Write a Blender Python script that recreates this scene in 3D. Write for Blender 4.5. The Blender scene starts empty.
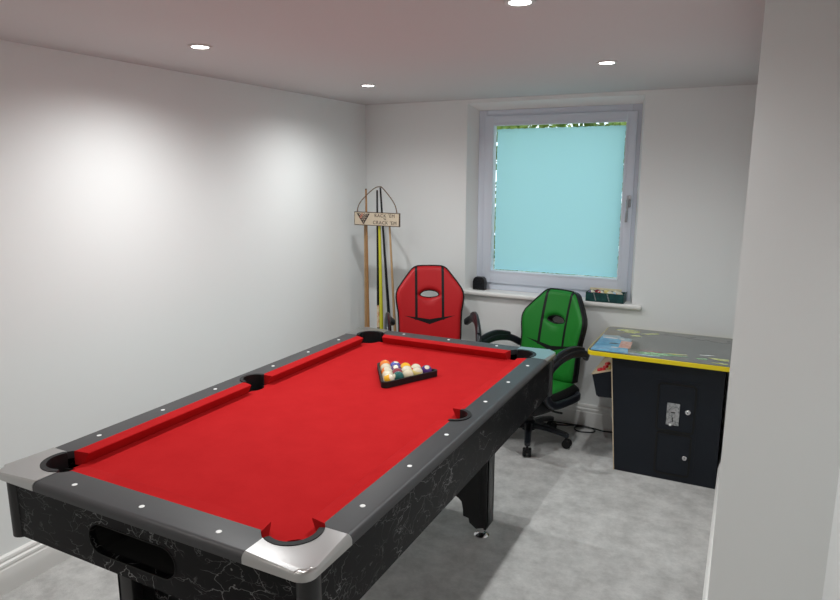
import bpy, bmesh, math, random
from math import sin, cos, pi, radians as R, sqrt, atan2
from mathutils import Vector, Matrix, noise
random.seed(7)
S = bpy.context.scene
C = S.collection

# ------------------------------------------------------------------ materials
def mat(name, col, rough=.5, metal=0., bump=None, emit=None, estr=0., spec=.5, coat=0., var=None):
    m = bpy.data.materials.new(name); m.use_nodes = True
    nt = m.node_tree; b = nt.nodes['Principled BSDF']
    b.inputs['Base Color'].default_value = (*col, 1)
    b.inputs['Roughness'].default_value = rough
    b.inputs['Metallic'].default_value = metal
    b.inputs['Specular IOR Level'].default_value = spec
    b.inputs['Coat Weight'].default_value = coat
    if emit:
        b.inputs['Emission Color'].default_value = (*emit, 1)
        b.inputs['Emission Strength'].default_value = estr
    tc = nt.nodes.new('ShaderNodeTexCoord')
    if bump:
        n = nt.nodes.new('ShaderNodeTexNoise'); n.inputs['Scale'].default_value = bump[0]; n.inputs['Detail'].default_value = 4
        nt.links.new(tc.outputs['Object'], n.inputs['Vector'])
        bp = nt.nodes.new('ShaderNodeBump'); bp.inputs['Strength'].default_value = bump[1]; bp.inputs['Distance'].default_value = bump[2]
        nt.links.new(n.outputs['Fac'], bp.inputs['Height']); nt.links.new(bp.outputs['Normal'], b.inputs['Normal'])
    if var:   # (scale, second colour, low, high)
        n = nt.nodes.new('ShaderNodeTexNoise'); n.inputs['Scale'].default_value = var[0]; n.inputs['Detail'].default_value = 5
        n.inputs['Roughness'].default_value = .72
        nt.links.new(tc.outputs['Object'], n.inputs['Vector'])
        r = nt.nodes.new('ShaderNodeValToRGB')
        r.color_ramp.elements[0].position = var[2]; r.color_ramp.elements[1].position = var[3]
        r.color_ramp.elements[0].color = (*col, 1); r.color_ramp.elements[1].color = (*var[1], 1)
        nt.links.new(n.outputs['Fac'], r.inputs['Fac']); nt.links.new(r.outputs['Color'], b.inputs['Base Color'])
    return m

class NG:
    """tiny helper to write node maths"""
    def __init__(s, nt): s.nt = nt
    def m(s, op, a, b=0., c=None):
        n = s.nt.nodes.new('ShaderNodeMath'); n.operation = op
        for i, v in enumerate((a, b) if c is None else (a, b, c)):
            if isinstance(v, (int, float)): n.inputs[i].default_value = v
            else: s.nt.links.new(v, n.inputs[i])
        return n.outputs[0]
    def mix(s, f, a, b):
        n = s.nt.nodes.new('ShaderNodeMix'); n.data_type = 'RGBA'
        s.nt.links.new(f, n.inputs[0])
        for i, v in ((6, a), (7, b)):
            if isinstance(v, tuple): n.inputs[i].default_value = (*v, 1)
            else: s.nt.links.new(v, n.inputs[i])
        return n.outputs[2]

M = {}
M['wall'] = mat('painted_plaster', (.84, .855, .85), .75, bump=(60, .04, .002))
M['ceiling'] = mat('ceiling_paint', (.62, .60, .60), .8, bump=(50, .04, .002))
M['trim'] = mat('white_gloss_trim', (.84, .83, .81), .35)
M['upvc'] = mat('white_window_plastic', (.68, .73, .82), .3)
M['carpet'] = mat('grey_carpet', (.50, .495, .485), .95, bump=(380, .8, .005), var=(9, (.78, .775, .76), .34, .72), spec=.1)
M['felt'] = mat('red_felt', (.40, .009, .011), .9, bump=(500, .3, .001), var=(9, (.45, .013, .015), .3, .7), spec=.08)
M['rail'] = mat('dark_grey_rail_laminate', (.031, .031, .034), .42, bump=(300, .05, .001))
M['black'] = mat('black_plastic', (.010, .010, .011), .4)
M['softblack'] = mat('black_rubber', (.010, .010, .011), .5, spec=.25)
M['armblack'] = mat('satin_black_arm_plastic', (.013, .015, .020), .32, spec=.4)
M['pit'] = mat('pocket_black', (.004, .004, .004), .8)
M['chrome'] = mat('silver_corner_casting', (.50, .495, .49), .28, 1., bump=(90, .05, .001))
M['steel'] = mat('chrome', (.75, .75, .76), .12, 1.)
M['handle'] = mat('satin_handle_metal', (.36, .37, .39), .3, .9)
M['dot'] = mat('white_sight', (.85, .85, .85), .3)
M['wood'] = mat('pale_cue_wood', (.42, .26, .13), .35, var=(14, (.50, .33, .17), .3, .7))
M['brownwood'] = mat('brown_cue_wood', (.30, .15, .055), .3, var=(14, (.38, .20, .08), .3, .7))
M['cueblack'] = mat('black_lacquer_cue', (.008, .008, .010), .2)
M['cueyellow'] = mat('yellow_lacquer_cue', (.58, .56, .035), .25)
M['cuewrap'] = mat('patterned_cue_grip', (.62, .30, .16), .4, var=(45, (.72, .60, .42), .4, .55))
M['signwood'] = mat('pale_sign_board', (.53, .44, .32), .6, var=(18, (.60, .51, .39), .3, .7))
M['signedge'] = mat('dark_sign_edge', (.07, .045, .03), .6)
M['ink'] = mat('dark_brown_ink', (.045, .03, .025), .7)
M['inkred'] = mat('red_ink', (.35, .05, .03), .7)
M['cord'] = mat('brown_cord', (.13, .075, .04), .8)
M['cab'] = mat('matte_black_cabinet', (.010, .013, .019), .42, bump=(200, .05, .001), spec=.25)
M['yellow'] = mat('yellow_edge_moulding', (.80, .62, .012), .3)
M['tan'] = mat('tan_board_edge', (.62, .50, .35), .5)
M['glasstop'] = mat('grey_screen_glass', (.065, .078, .075), .12, coat=.6, var=(6, (.10, .11, .10), .4, .7))
M['red_b'] = mat('red_button', (.65, .02, .03), .3)
M['yel_b'] = mat('yellow_button', (.75, .60, .22), .3)
M['plate'] = mat('printed_steel_plate', (.50, .51, .52), .4, .7, var=(90, (.25, .26, .27), .5, .56))
M['boxgreen'] = mat('dark_teal_card', (.010, .055, .055), .35, var=(30, (.02, .09, .085), .45, .6))
M['cream'] = mat('cream_card', (.75, .70, .48), .5)
M['lens'] = mat('lit_lamp_lens', (1, 1, 1), .5, emit=(1, .97, .93), estr=14)
M['lamptrim'] = mat('white_lamp_trim', (.62, .60, .58), .4)

def marble():
    m = mat('black_marble_laminate', (.010, .010, .011), .38, spec=.10)
    nt = m.node_tree; g = NG(nt); b = nt.nodes['Principled BSDF']
    tc = nt.nodes.new('ShaderNodeTexCoord')
    mp = nt.nodes.new('ShaderNodeMapping'); mp.inputs['Rotation'].default_value = (.6, .9, .3); mp.inputs['Scale'].default_value = (1, 1, 1.5)
    nt.links.new(tc.outputs['Object'], mp.inputs['Vector'])
    n = nt.nodes.new('ShaderNodeTexNoise'); n.inputs['Scale'].default_value = 9; n.inputs['Detail'].default_value = 4
    nt.links.new(mp.outputs['Vector'], n.inputs['Vector'])
    mx = nt.nodes.new('ShaderNodeVectorMath'); mx.operation = 'MULTIPLY_ADD'
    nt.links.new(n.outputs['Color'], mx.inputs[0]); mx.inputs[1].default_value = (.22, .22, .22); nt.links.new(mp.outputs['Vector'], mx.inputs[2])
    fac = None
    for sc, w, k in ((9, .020, 1.), (19, .028, .55)):
        v = nt.nodes.new('ShaderNodeTexVoronoi'); v.feature = 'DISTANCE_TO_EDGE'; v.inputs['Scale'].default_value = sc
        nt.links.new(mx.outputs[0], v.inputs['Vector'])
        mask = nt.nodes.new('ShaderNodeTexNoise'); mask.inputs['Scale'].default_value = sc * .8
        nt.links.new(tc.outputs['Object'], mask.inputs['Vector'])
        line = g.m('SUBTRACT', 1., g.m('DIVIDE', v.outputs['Distance'], w)); line = g.m('MAXIMUM', line, 0.)
        mk = g.m('MAXIMUM', g.m('MULTIPLY', g.m('SUBTRACT', mask.outputs['Fac'], .46), 6.), 0.); mk = g.m('MINIMUM', mk, 1.)
        f = g.m('MULTIPLY', g.m('MULTIPLY', line, mk), k)
        fac = f if fac is None else g.m('MAXIMUM', fac, f)
    nt.links.new(g.mix(fac, (.005, .005, .006), (.23, .23, .23)), b.inputs['Base Color'])
    return m
M['marble'] = marble()

def chair_cloth(name, col):
    """panel colour with two stitched black bands and a black chevron, in the backrest's own coordinates"""
    m = mat(name, col, .48, bump=(160, .12, .001), spec=.3); nt = m.node_tree; g = NG(nt); b = nt.nodes['Principled BSDF']
    tc = nt.nodes.new('ShaderNodeTexCoord'); sp = nt.nodes.new('ShaderNodeSeparateXYZ')
    nt.links.new(tc.outputs['Object'], sp.inputs[0])
    ax = g.m('ABSOLUTE', sp.outputs['X']); h = g.m('SUBTRACT', .56, sp.outputs['Z'])
    stripe = g.m('MULTIPLY', g.m('LESS_THAN', g.m('ABSOLUTE', g.m('SUBTRACT', ax, .086)), .0085), g.m('LESS_THAN', h, .352))
    mid = g.m('SUBTRACT', .364, g.m('MULTIPLY', ax, .25))
    hw = g.m('SUBTRACT', .0165, g.m('MULTIPLY', ax, .10))
    vee = g.m('LESS_THAN', g.m('ABSOLUTE', g.m('SUBTRACT', h, mid)), hw)
    f = g.m('MAXIMUM', stripe, vee)
    nt.links.new(g.mix(f, col, (.004, .004, .005)), b.inputs['Base Color'])
    return m

def ball_mat(name, col, stripe):
    m = mat(name, col, .12, coat=.5); nt = m.node_tree; g = NG(nt); b = nt.nodes['Principled BSDF']
    tc = nt.nodes.new('ShaderNodeTexCoord'); nz = nt.nodes.new('ShaderNodeVectorMath'); nz.operation = 'NORMALIZE'
    nt.links.new(tc.outputs['Object'], nz.inputs[0]); sp = nt.nodes.new('ShaderNodeSeparateXYZ'); nt.links.new(nz.outputs[0], sp.inputs[0])
    white = (.66, .61, .47)
    spot = g.m('GREATER_THAN', g.m('ABSOLUTE', sp.outputs['X']), .90)
    if stripe:
        band = g.m('GREATER_THAN', g.m('ABSOLUTE', sp.outputs['Z']), .5)
        f = g.m('MAXIMUM', band, spot)
    else: f = spot
    nt.links.new(g.mix(f, col, white), b.inputs['Base Color'])
    return m

# ------------------------------------------------------------------ mesh helpers
def link(name, me, parent=None, loc=None, rot=None):
    o = bpy.data.objects.new(name, me); C.objects.link(o)
    if parent: o.parent = parent
    if loc: o.location = loc
    if rot: o.rotation_euler = rot
    return o
def obj(name, bm, m, parent=None, loc=None, rot=None, smooth=35):
    bmesh.ops.recalc_face_normals(bm, faces=bm.faces)
    if smooth:
        for f in bm.faces: f.smooth = True
        for e in bm.edges:
            if len(e.link_faces) == 2 and e.calc_face_angle(0) > R(smooth): e.smooth = False
    me = bpy.data.meshes.new(name); bm.to_mesh(me); bm.free()
    for x in (m if isinstance(m, (list, tuple)) else [m]): me.materials.append(x)
    return link(name, me, parent, loc, rot)
def thing(name, label, cat, loc=(0, 0, 0), rz=0, group=None):
    o = bpy.data.objects.new(name, None); C.objects.link(o); o.empty_display_size = .1
    o.location = loc; o.rotation_euler = (0, 0, rz)
    return tag(o, label, cat, group)
def tag(o, label, cat, group=None):
    o['label'] = label; o['category'] = cat
    if group: o['group'] = group
    return o
def struct(name, bm, m, parent=None, **k):
    o = obj(name, bm, m, parent, **k)
    if not parent: o['kind'] = 'structure'
    return o
def box(bm, x0, x1, y0, y1, z0, z1, mi=0, bev=0, seg=2):
    r = bmesh.ops.create_cube(bm, size=1)
    vs = r['verts']
    for v in vs:
        v.co = Vector((x0 + (v.co.x + .5) * (x1 - x0), y0 + (v.co.y + .5) * (y1 - y0), z0 + (v.co.z + .5) * (z1 - z0)))
    fs = list({f for v in vs for f in v.link_faces})
    for f in fs: f.material_index = mi
    if bev:
        es = list({e for v in vs for e in v.link_edges})
        bmesh.ops.bevel(bm, geom=es, offset=bev, segments=seg, affect='EDGES', profile=.5, material=-1)
def bx(*a, **k):
    bm = bmesh.new(); box(bm, *a, **k); return bm
def prism(bm, pts, z0, z1, mi=0, holes=(), axis='z', top_bev=0, pred=None, seg=3):
    """outline (a, b) extruded between z0 and z1; axis z: (x,y); y: (x,z) extruded in y; x: (y,z) extruded in x"""
    def co(p, h):
        if axis == 'z': return (p[0], p[1], h)
        if axis == 'y': return (p[0], h, p[1])
        return (h, p[0], p[1])
    if not holes:
        lo = [bm.verts.new(co(p, z0)) for p in pts]; hi = [bm.verts.new(co(p, z1)) for p in pts]
        n = len(pts)
        fs = [bm.faces.new(lo), bm.faces.new(hi)]
        for i in range(n): fs.append(bm.faces.new((lo[i], lo[(i + 1) % n], hi[(i + 1) % n], hi[i])))
        for f in fs: f.material_index = mi
        if top_bev:
            es = []
            for i in range(n):
                if pred is None or pred(pts[i], pts[(i + 1) % n]):
                    e = bm.edges.get((hi[i], hi[(i + 1) % n]))
                    if e: es.append(e)
            bmesh.ops.bevel(bm, geom=es, offset=top_bev, segments=seg, affect='EDGES', profile=.5)
        return
    loops = [pts] + list(holes)
    rings = []
    for h in (z0, z1):
        es = []; rr = []
        for lp in loops:
            vs = [bm.verts.new(co(p, h)) for p in lp]; rr.append(vs)
            for i in range(len(vs)): es.append(bm.edges.new((vs[i], vs[(i + 1) % len(vs)])))
        nrm = {'z': (0, 0, 1), 'y': (0, 1, 0), 'x': (1, 0, 0)}[axis]
        r = bmesh.ops.triangle_fill(bm, use_beauty=True, edges=es, normal=nrm)
        for f in r['geom']:
            if isinstance(f, bmesh.types.BMFace): f.material_index = mi
        rings.append(rr)
    for a, b in zip(rings[0], rings[1]):
        n = len(a)
        for i in range(n):
            f = bm.faces.new((a[i], a[(i + 1) % n], b[(i + 1) % n], b[i])); f.material_index = mi
def lathe(bm, prof, n=24, mi=0, c=(0, 0, 0), mat4=None):
    """profile of (r, z) revolved about z"""
    rings = []
    for r, z in prof:
        if r < 1e-6: rings.append([bm.verts.new((0, 0, z))])
        else: rings.append([bm.verts.new((r * cos(2 * pi * i / n), r * sin(2 * pi * i / n), z)) for i in range(n)])
    for a, b in zip(rings, rings[1:]):
        for i in range(n):
            j = (i + 1) % n
            q = []
            for v in ((a[i], a[j], b[j], b[i]) if len(a) > 1 and len(b) > 1 else ((a[0], b[j], b[i]) if len(a) == 1 else (a[i], a[j], b[0]))): q.append(v)
            f = bm.faces.new(q); f.material_index = mi
    vs = [v for r in rings for v in r]
    for v in vs:
        if mat4: v.co = mat4 @ v.co
        v.co += Vector(c)
def catmull(pts, k=6, closed=False):
    P = [Vector(p) for p in pts]; n = len(P); out = []
    for i in range(n if closed else n - 1):
        g = lambda j: P[j % n] if closed else P[max(0, min(n - 1, j))]
        a, b, c, d = g(i - 1), g(i), g(i + 1), g(i + 2)
        for s in range(k):
            t = s / k
            out.append(.5 * ((2 * b) + (c - a) * t + (2 * a - 5 * b + 4 * c - d) * t * t + (3 * b - a - 3 * c + d) * t ** 3))
    if not closed: out.append(P[-1])
    return out
def sweep(bm, pts, w, h=None, closed=False, n=8, mi=0, up=Vector((0, 0, 1)), rnd=1.0):
    """tube of half sizes w (sideways) and h (along up x tangent) ; rnd<1 gives a boxier section"""
    h = h or w
    pts = [Vector(p) for p in pts]; m = len(pts); rings = []
    for i, p in enumerate(pts):
        a = pts[(i - 1) % m] if closed or i else pts[0]; b = pts[(i + 1) % m] if closed or i < m - 1 else pts[-1]
        t = (b - a).normalized()
        side = up.cross(t)
        if side.length < 1e-3: side = Vector((1, 0, 0)).cross(t)
        side.normalize(); nn = t.cross(side).normalized()
        ww = w(i / (m - 1)) if callable(w) else w; hh = h(i / (m - 1)) if callable(h) else h
        ring = []
        for k in range(n):
            th = 2 * pi * (k + .5) / n; cx, sx = cos(th), sin(th)
            if rnd < 1:
                cx = math.copysign(abs(cx) ** rnd, cx); sx = math.copysign(abs(sx) ** rnd, sx)
            ring.append(bm.verts.new(p + side * ww * cx + nn * hh * sx))
        rings.append(ring)
    for i in range(m if closed else m - 1):
        a, b = rings[i], rings[(i + 1) % m]
        for k in range(n):
            f = bm.faces.new((a[k], a[(k + 1) % n], b[(k + 1) % n], b[k])); f.material_index = mi
    if not closed:
        for r in (rings[0], rings[-1]): bm.faces.new(r).material_index = mi
def arc(cx, cy, r, a0, a1, n=12):
    return [(cx + r * cos(R(a0 + (a1 - a0) * i / n)), cy + r * sin(R(a0 + (a1 - a0) * i / n))) for i in range(n + 1)]
def rrect(x0, x1, y0, y1, r, n=6):
    return arc(x1 - r, y1 - r, r, 0, 90, n) + arc(x0 + r, y1 - r, r, 90, 180, n) + arc(x0 + r, y0 + r, r, 180, 270, n) + arc(x1 - r, y0 + r, r, 270, 360, n)

# ------------------------------------------------------------------ the room
H = 2.045; XR = 2.42; YE = -2.0; XN = 2.71; YB = -5.2
struct('floor', bx(-.15, XN + .15, YB - .15, .30, -.1, 0), M['carpet'])
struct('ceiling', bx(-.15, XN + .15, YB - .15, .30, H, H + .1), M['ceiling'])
struct('wall_left', bx(-.15, 0, YB - .15, .30, 0, H), M['wall'])
WX0, WX1, WZ0, WZ1 = .763, 1.85, .817, 2.022
bm = bmesh.new()
prism(bm, [(0, 0), (XR, 0), (XR, H), (0, H)], 0, .26, holes=[[(WX0, WZ0 - .02), (WX1, WZ0 - .02), (WX1, WZ1), (WX0, WZ1)]], axis='y')
struct('wall_back', bm, M['wall'], smooth=0)
struct('wall_right', bx(XR, XN + .15, YE, .26, 0, H), M['wall'])
struct('wall_near_right', bx(XN, XN + .15, YB, YE, 0, H), M['wall'])
struct('wall_rear', bx(0, XN, YB - .15, YB, 0, H), M['wall'])

def skirting(name, p0, p1, nrm):
    """moulded skirting board run from p0 to p1, standing out along nrm"""
    prof = [(0, 0), (.018, 0), (.018, .094), (.0150, .099), (.0150, .103), (.0178, .108), (.0178, .117), (.0120, .122), (.0120, .127), (.0140, .132), (.0125, .141), (.007, .146), (0, .146)]
    bm = bmesh.new(); a = [bm.verts.new((p0[0] + nrm[0] * d, p0[1] + nrm[1] * d, z)) for d, z in prof]
    b = [bm.verts.new((p1[0] + nrm[0] * d, p1[1] + nrm[1] * d, z)) for d, z in prof]
    for i in range(len(prof) - 1): bm.faces.new((a[i], a[i + 1], b[i + 1], b[i]))
    bm.faces.new(a); bm.faces.new(b)
    struct(name, bm, M['trim'], smooth=20)
skirting('baseboard_left', (0, YB), (0, 0), (1, 0))
skirting('baseboard_back', (.018, 0), (XR - .018, 0), (0, -1))
skirting('baseboard_right', (XR, YE), (XR, 0), (-1, 0))
skirting('baseboard_end', (XR - .018, YE), (XN - .018, YE), (0, -1))
skirting('baseboard_near_right', (XN, YB), (XN, YE - .018), (-1, 0))

# ------------------------------------------------------------------ window
win = bpy.data.objects.new('window_1', None); C.objects.link(win); win['kind'] = 'structure'
FY = .085
bm = bmesh.new()   # outer frame
def ring(bm, x0, x1, z0, z1, w, y0, y1, wb=None, bev=.004):
    wb = wb or w
    for a in ((x0, x0 + w, z0, z1), (x1 - w, x1, z0, z1), (x0 + w, x1 - w, z1 - w, z1), (x0 + w, x1 - w, z0, z0 + wb)):
        box(bm, a[0], a[1], y0, y1, a[2], a[3], bev=bev)
FX0, FX1, FZ1 = .812, 1.826, 1.982
ring(bm, FX0, FX1, WZ0, FZ1, .052, FY, FY + .07, wb=.050)
obj('window_frame', bm, M['upvc'], win)
GX0, GX1, GZ0, GZ1 = .918, 1.745, .946, 1.885
bm = bmesh.new()
sx0, sx1, sz0, sz1 = .860, 1.806, WZ0 + .046, 1.944
y0, y1 = FY - .016, FY + .05
box(bm, sx0, GX0, y0, y1, sz0, sz1, bev=.006); box(bm, GX1, sx1, y0, y1, sz0, sz1, bev=.006)
box(bm, GX0 - .004, GX1 + .004, y0, y1, GZ1, sz1, bev=.006); box(bm, GX0 - .004, GX1 + .004, y0, y1, sz0, GZ0, bev=.006)
sash = obj('sash', bm, M['upvc'], win)
bm = bmesh.new(); ring(bm, GX0 - .012, GX1 + .012, GZ0 - .012, GZ1 + .012, .014, y0 - .002, y0 + .006, bev=.002)
obj('glazing_bead', bm, M['upvc'], sash)
# pane: clear glass with frosted film leaving a ragged clear margin
pm = bpy.data.materials.new('frosted_film_on_glass'); pm.use_nodes = True
nt = pm.node_tree; nt.nodes.clear(); g = NG(nt)
out = nt.nodes.new('ShaderNodeOutputMaterial'); tc = nt.nodes.new('ShaderNodeTexCoord')
sp = nt.nodes.new('ShaderNodeSeparateXYZ'); nt.links.new(tc.outputs['Object'], sp.inputs[0])
tr = nt.nodes.new('ShaderNodeBsdfTranslucent'); tr.inputs['Color'].default_value = (.52, .88, .96, 1)
gl = nt.nodes.new('ShaderNodeBsdfGlossy'); gl.inputs['Roughness'].default_value = .18
gl.inputs['Color'].default_value = (.9, .95, 1, 1)
ms = nt.nodes.new('ShaderNodeMixShader'); ms.inputs[0].default_value = .045
nt.links.new(tr.outputs[0], ms.inputs[1]); nt.links.new(gl.outputs[0], ms.inputs[2])
cl = nt.nodes.new('ShaderNodeBsdfTransparent'); cl.inputs['Color'].default_value = (.93, .97, .95, 1)
nz = nt.nodes.new('ShaderNodeTexNoise'); nz.inputs['Scale'].default_value = 45
nt.links.new(tc.outputs['Object'], nz.inputs['Vector'])
wob = g.m('MULTIPLY', g.m('SUBTRACT', nz.outputs['Fac'], .5), .012)
def inside(c, lo, hi):
    v = g.m('ADD', c, wob)
    return g.m('MULTIPLY', g.m('GREATER_THAN', v, lo), g.m('LESS_THAN', v, hi))
f = g.m('MULTIPLY', inside(sp.outputs['X'], GX0 + .021, GX1 - .007), inside(sp.outputs['Z'], GZ0 + .009, GZ1 - .022))
mm = nt.nodes.new('ShaderNodeMixShader'); nt.links.new(f, mm.inputs[0]); nt.links.new(cl.outputs[0], mm.inputs[1]); nt.links.new(ms.outputs[0], mm.inputs[2])
nt.links.new(mm.outputs[0], out.inputs['Surface'])
bm = bmesh.new(); vs = [bm.verts.new(p) for p in ((GX0 - .01, y0 + .02, GZ0 - .01), (GX1 + .01, y0 + .02, GZ0 - .01), (GX1 + .01, y0 + .02, GZ1 + .01), (GX0 - .01, y0 + .02, GZ1 + .01))]
bm.faces.new(vs)
obj('pane', bm, pm, sash, smooth=0)
bm = bmesh.new()   # handle
box(bm, 1.772, 1.798, y0 - .010, y0, 1.385, 1.455, bev=.006)
lathe(bm, [(.011, 0), (.011, .03), (0, .03)], 16, c=(1.785, y0 - .008, 1.425), mat4=Matrix.Rotation(R(90), 4, 'X'))
sweep(bm, catmull([(1.785, y0 - .040, 1.432), (1.784, y0 - .046, 1.38), (1.782, y0 - .044, 1.30)], 5), .008, .006)
obj('window_handle', bm, M['handle'], win)
# splayed plaster lining of the opening and the sill board
bm = bmesh.new(); prism(bm, [(WX0, 0), (FX0, FY), (FX0, .20), (WX0, .20)], WZ0, WZ1); struct('trim_1', bm, M['wall'], smooth=0)
bm = bmesh.new(); prism(bm, [(WX1, 0), (FX1, FY), (FX1, .20), (WX1, .20)], WZ0, WZ1); struct('trim_2', bm, M['wall'], smooth=0)
bm = bmesh.new(); prism(bm, [(0, WZ1), (FY, FZ1), (.20, FZ1), (.20, WZ1)], WX0, WX1, axis='x'); struct('trim_3', bm, M['wall'], smooth=0)
bm = bmesh.new()
box(bm, .702, 1.911, -.034, 0, WZ0 - .031, WZ0, bev=.011, seg=3)
box(bm, WX0, WX1, -.012, .20, WZ0 - .0205, WZ0)
obj('window_sill', bm, M['trim'], win)

# outside: ground and a clipped hedge seen through the clear margin
struct('ground_outside', bx(-3, 6, .26, 6, .2, .3), mat('outside_gravel', (.45, .43, .38), .9, bump=(30, .5, .01)))
bm = bmesh.new(); rng = random.Random(3)
for i in range(8000):
    x = rng.uniform(-1.2, 2.6); z = rng.uniform(.3, 2.9) ; y = 1.75 + rng.uniform(-.16, .16) + .1 * sin(x * 3)
    a = Vector((rng.gauss(0, 1), rng.gauss(0, 1), rng.gauss(0, 1))).normalized(); b = a.cross(Vector((rng.gauss(0, 1), 1, rng.gauss(0, 1)))).normalized()
    s = rng.uniform(.035, .07); p = Vector((x, y, z))
    bm.faces.new([bm.verts.new(p - a * s), bm.verts.new(p + b * s * .55), bm.verts.new(p + a * s), bm.verts.new(p - b * s * .55)])
hd = obj('hedge', bm, mat('hedge_leaf', (.09, .20, .03), .5, var=(3, (.35, .42, .10), .35, .65)), smooth=0)
tag(hd, 'leafy green hedge outside beyond the frosted window', 'hedge'); hd['kind'] = 'stuff'

# ------------------------------------------------------------------ pool table
TX, TY = 1.2007, -2.118
tb = thing('pool_table', 'red felt pool table with black marbled sides and silver corners', 'pool table', (TX, TY, 0))
A, B = .515, .932          # half outer size
ZR, ZB = .801, .763        # rail top, cloth
UC, VC = .430, .839        # back line of the cushions
PC = (.383, .803); RO, RI = .071, .056
SP = (.420, 0.); SO, SI = .058, .045
# playing bed with the six pocket bites
q = math.degrees
def bite(cx, cy, r, p0, p1, n=10):
    a0 = q(atan2(p0[1] - cy, p0[0] - cx)); a1 = q(atan2(p1[1] - cy, p1[0] - cx))
    mid_in = q(atan2(-cy, -cx))
    while a1 > a0: a1 -= 360      # clockwise
    return arc(cx, cy, r, a0, a1, n)
bu, bv = .410, .825
BC = (.404, .826); RB = .050; SB = .436
dv = sqrt(RB ** 2 - (bu - BC[0]) ** 2); du = sqrt(RB ** 2 - (bv - BC[1]) ** 2); ds = sqrt(SI ** 2 - (SB - bu) ** 2)
quad = arc(SB, 0, SI, 180, q(atan2(ds, bu - SB)), 6)      # from (SP-SI,0) round to (bu,ds)
quad = quad + [(bu, BC[1] - dv)]
a0 = q(atan2(-dv, bu - BC[0])); a1 = q(atan2(bv - BC[1], -du))
while a1 > a0: a1 -= 360
quad += arc(BC[0], BC[1], RB, a0, a1, 12)[1:]
Q1 = quad                                    # u+, v from 0 up to the corner
Q2 = [(-u, v) for u, v in reversed(Q1)]
Q3 = [(-u, -v) for u, v in Q1]
Q4 = [(u, -v) for u, v in reversed(Q1)]
bed = []
for Q in (Q1, Q2, Q3, Q4):
    for p in Q:
        if not bed or (Vector(p) - Vector(bed[-1])).length > 1e-4: bed.append(p)
if (Vector(bed[0]) - Vector(bed[-1])).length < 1e-4: bed.pop()
bm = bmesh.new(); prism(bm, bed, ZB - .022, ZB); obj('playing_bed', bm, M['felt'], tb)
# cushions
CP = [(UC + .004, .8008), (UC - .004, .8012), (.391, .7985), (.388, .7965), (.389, .794), (.408, ZB - .004), (UC + .004, ZB - .004)]
def cushion(us, vs, kind):
    """kind 'long': profile across u, runs along v ; 'short': profile across v, runs along u"""
    bm = bmesh.new(); e = []
    for end in (0, 1):
        ring_ = []
        for (d, z) in CP:
            t = (UC - d) / (UC - .377)            # 0 at back, 1 at nose
            t = max(0, min(1, t))
            if kind == 'long': s = vs[end][0] * (1 - t) + vs[end][1] * t; ring_.append(bm.verts.new((us * d, s, z)))
            else: s = us[end][0] * (1 - t) + us[end][1] * t; ring_.append(bm.verts.new((s, vs * (d + VC - UC), z)))
        e.append(ring_)
    n = len(CP)
    for i in range(n): bm.faces.new((e[0][i], e[0][(i + 1) % n], e[1][(i + 1) % n], e[1][i]))
    bm.faces.new(e[0]); bm.faces.new(e[1])
    obj('cushion', bm, M['felt'], tb, smooth=25)
for s in (1, -1):
    cushion(s, ((.052, .062), (.753, .738)), 'long')
    cushion(s, ((-.753, -.738), (-.052, -.062)), 'long')
    cushion(((-.326, -.312), (.326, .312)), s, 'short')
# rails
def rail(outline, out_pred):
    bm = bmesh.new(); prism(bm, outline, .779, ZR, top_bev=.017, pred=out_pred, seg=5); obj('rail', bm, M['rail'], tb, smooth=28)
sa = q(math.asin(sqrt(SO ** 2 - (UC - SP[0]) ** 2) / SO)); ca = q(atan2(-sqrt(RO ** 2 - (UC - PC[0]) ** 2), UC - PC[0]))
for s in (1, -1):
    o = [(UC, -(PC[1] + PC[1] * 0 - sqrt(RO ** 2 - (UC - PC[0]) ** 2)))]
    o += [(UC, -ds - .0)] if False else []
    o += arc(SP[0], 0, SO, -sa, sa, 14)
    cend = arc(PC[0], PC[1], RO, ca, -30, 3)
    o += cend + [(A, .7675), (A, -.7675)] + [(u, -v) for u, v in reversed(cend)]
    o = o[1:]
    o = [(s * u, v) for u, v in o]
    if s < 0: o = list(reversed(o))
    rail(o, lambda p, r: abs(p[0]) > A - 1e-4 and abs(r[0]) > A - 1e-4)
    c0 = q(atan2(VC - PC[1], -sqrt(RO ** 2 - (VC - PC[1]) ** 2)))
    ce = arc(PC[0], PC[1], RO, c0, 120, 3)
    o = [(-u, v) for u, v in ce] ; o = [(-p[0], p[1]) for p in o]
    left = [(-u, v) for u, v in reversed(ce)]
    outl = left + ce + [(.3475, B), (-.3475, B)]
    outl = [(u, s * v) for u, v in outl]
    rail(outl, lambda p, r: abs(p[1]) > B - 1e-4 and abs(r[1]) > B - 1e-4)
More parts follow.
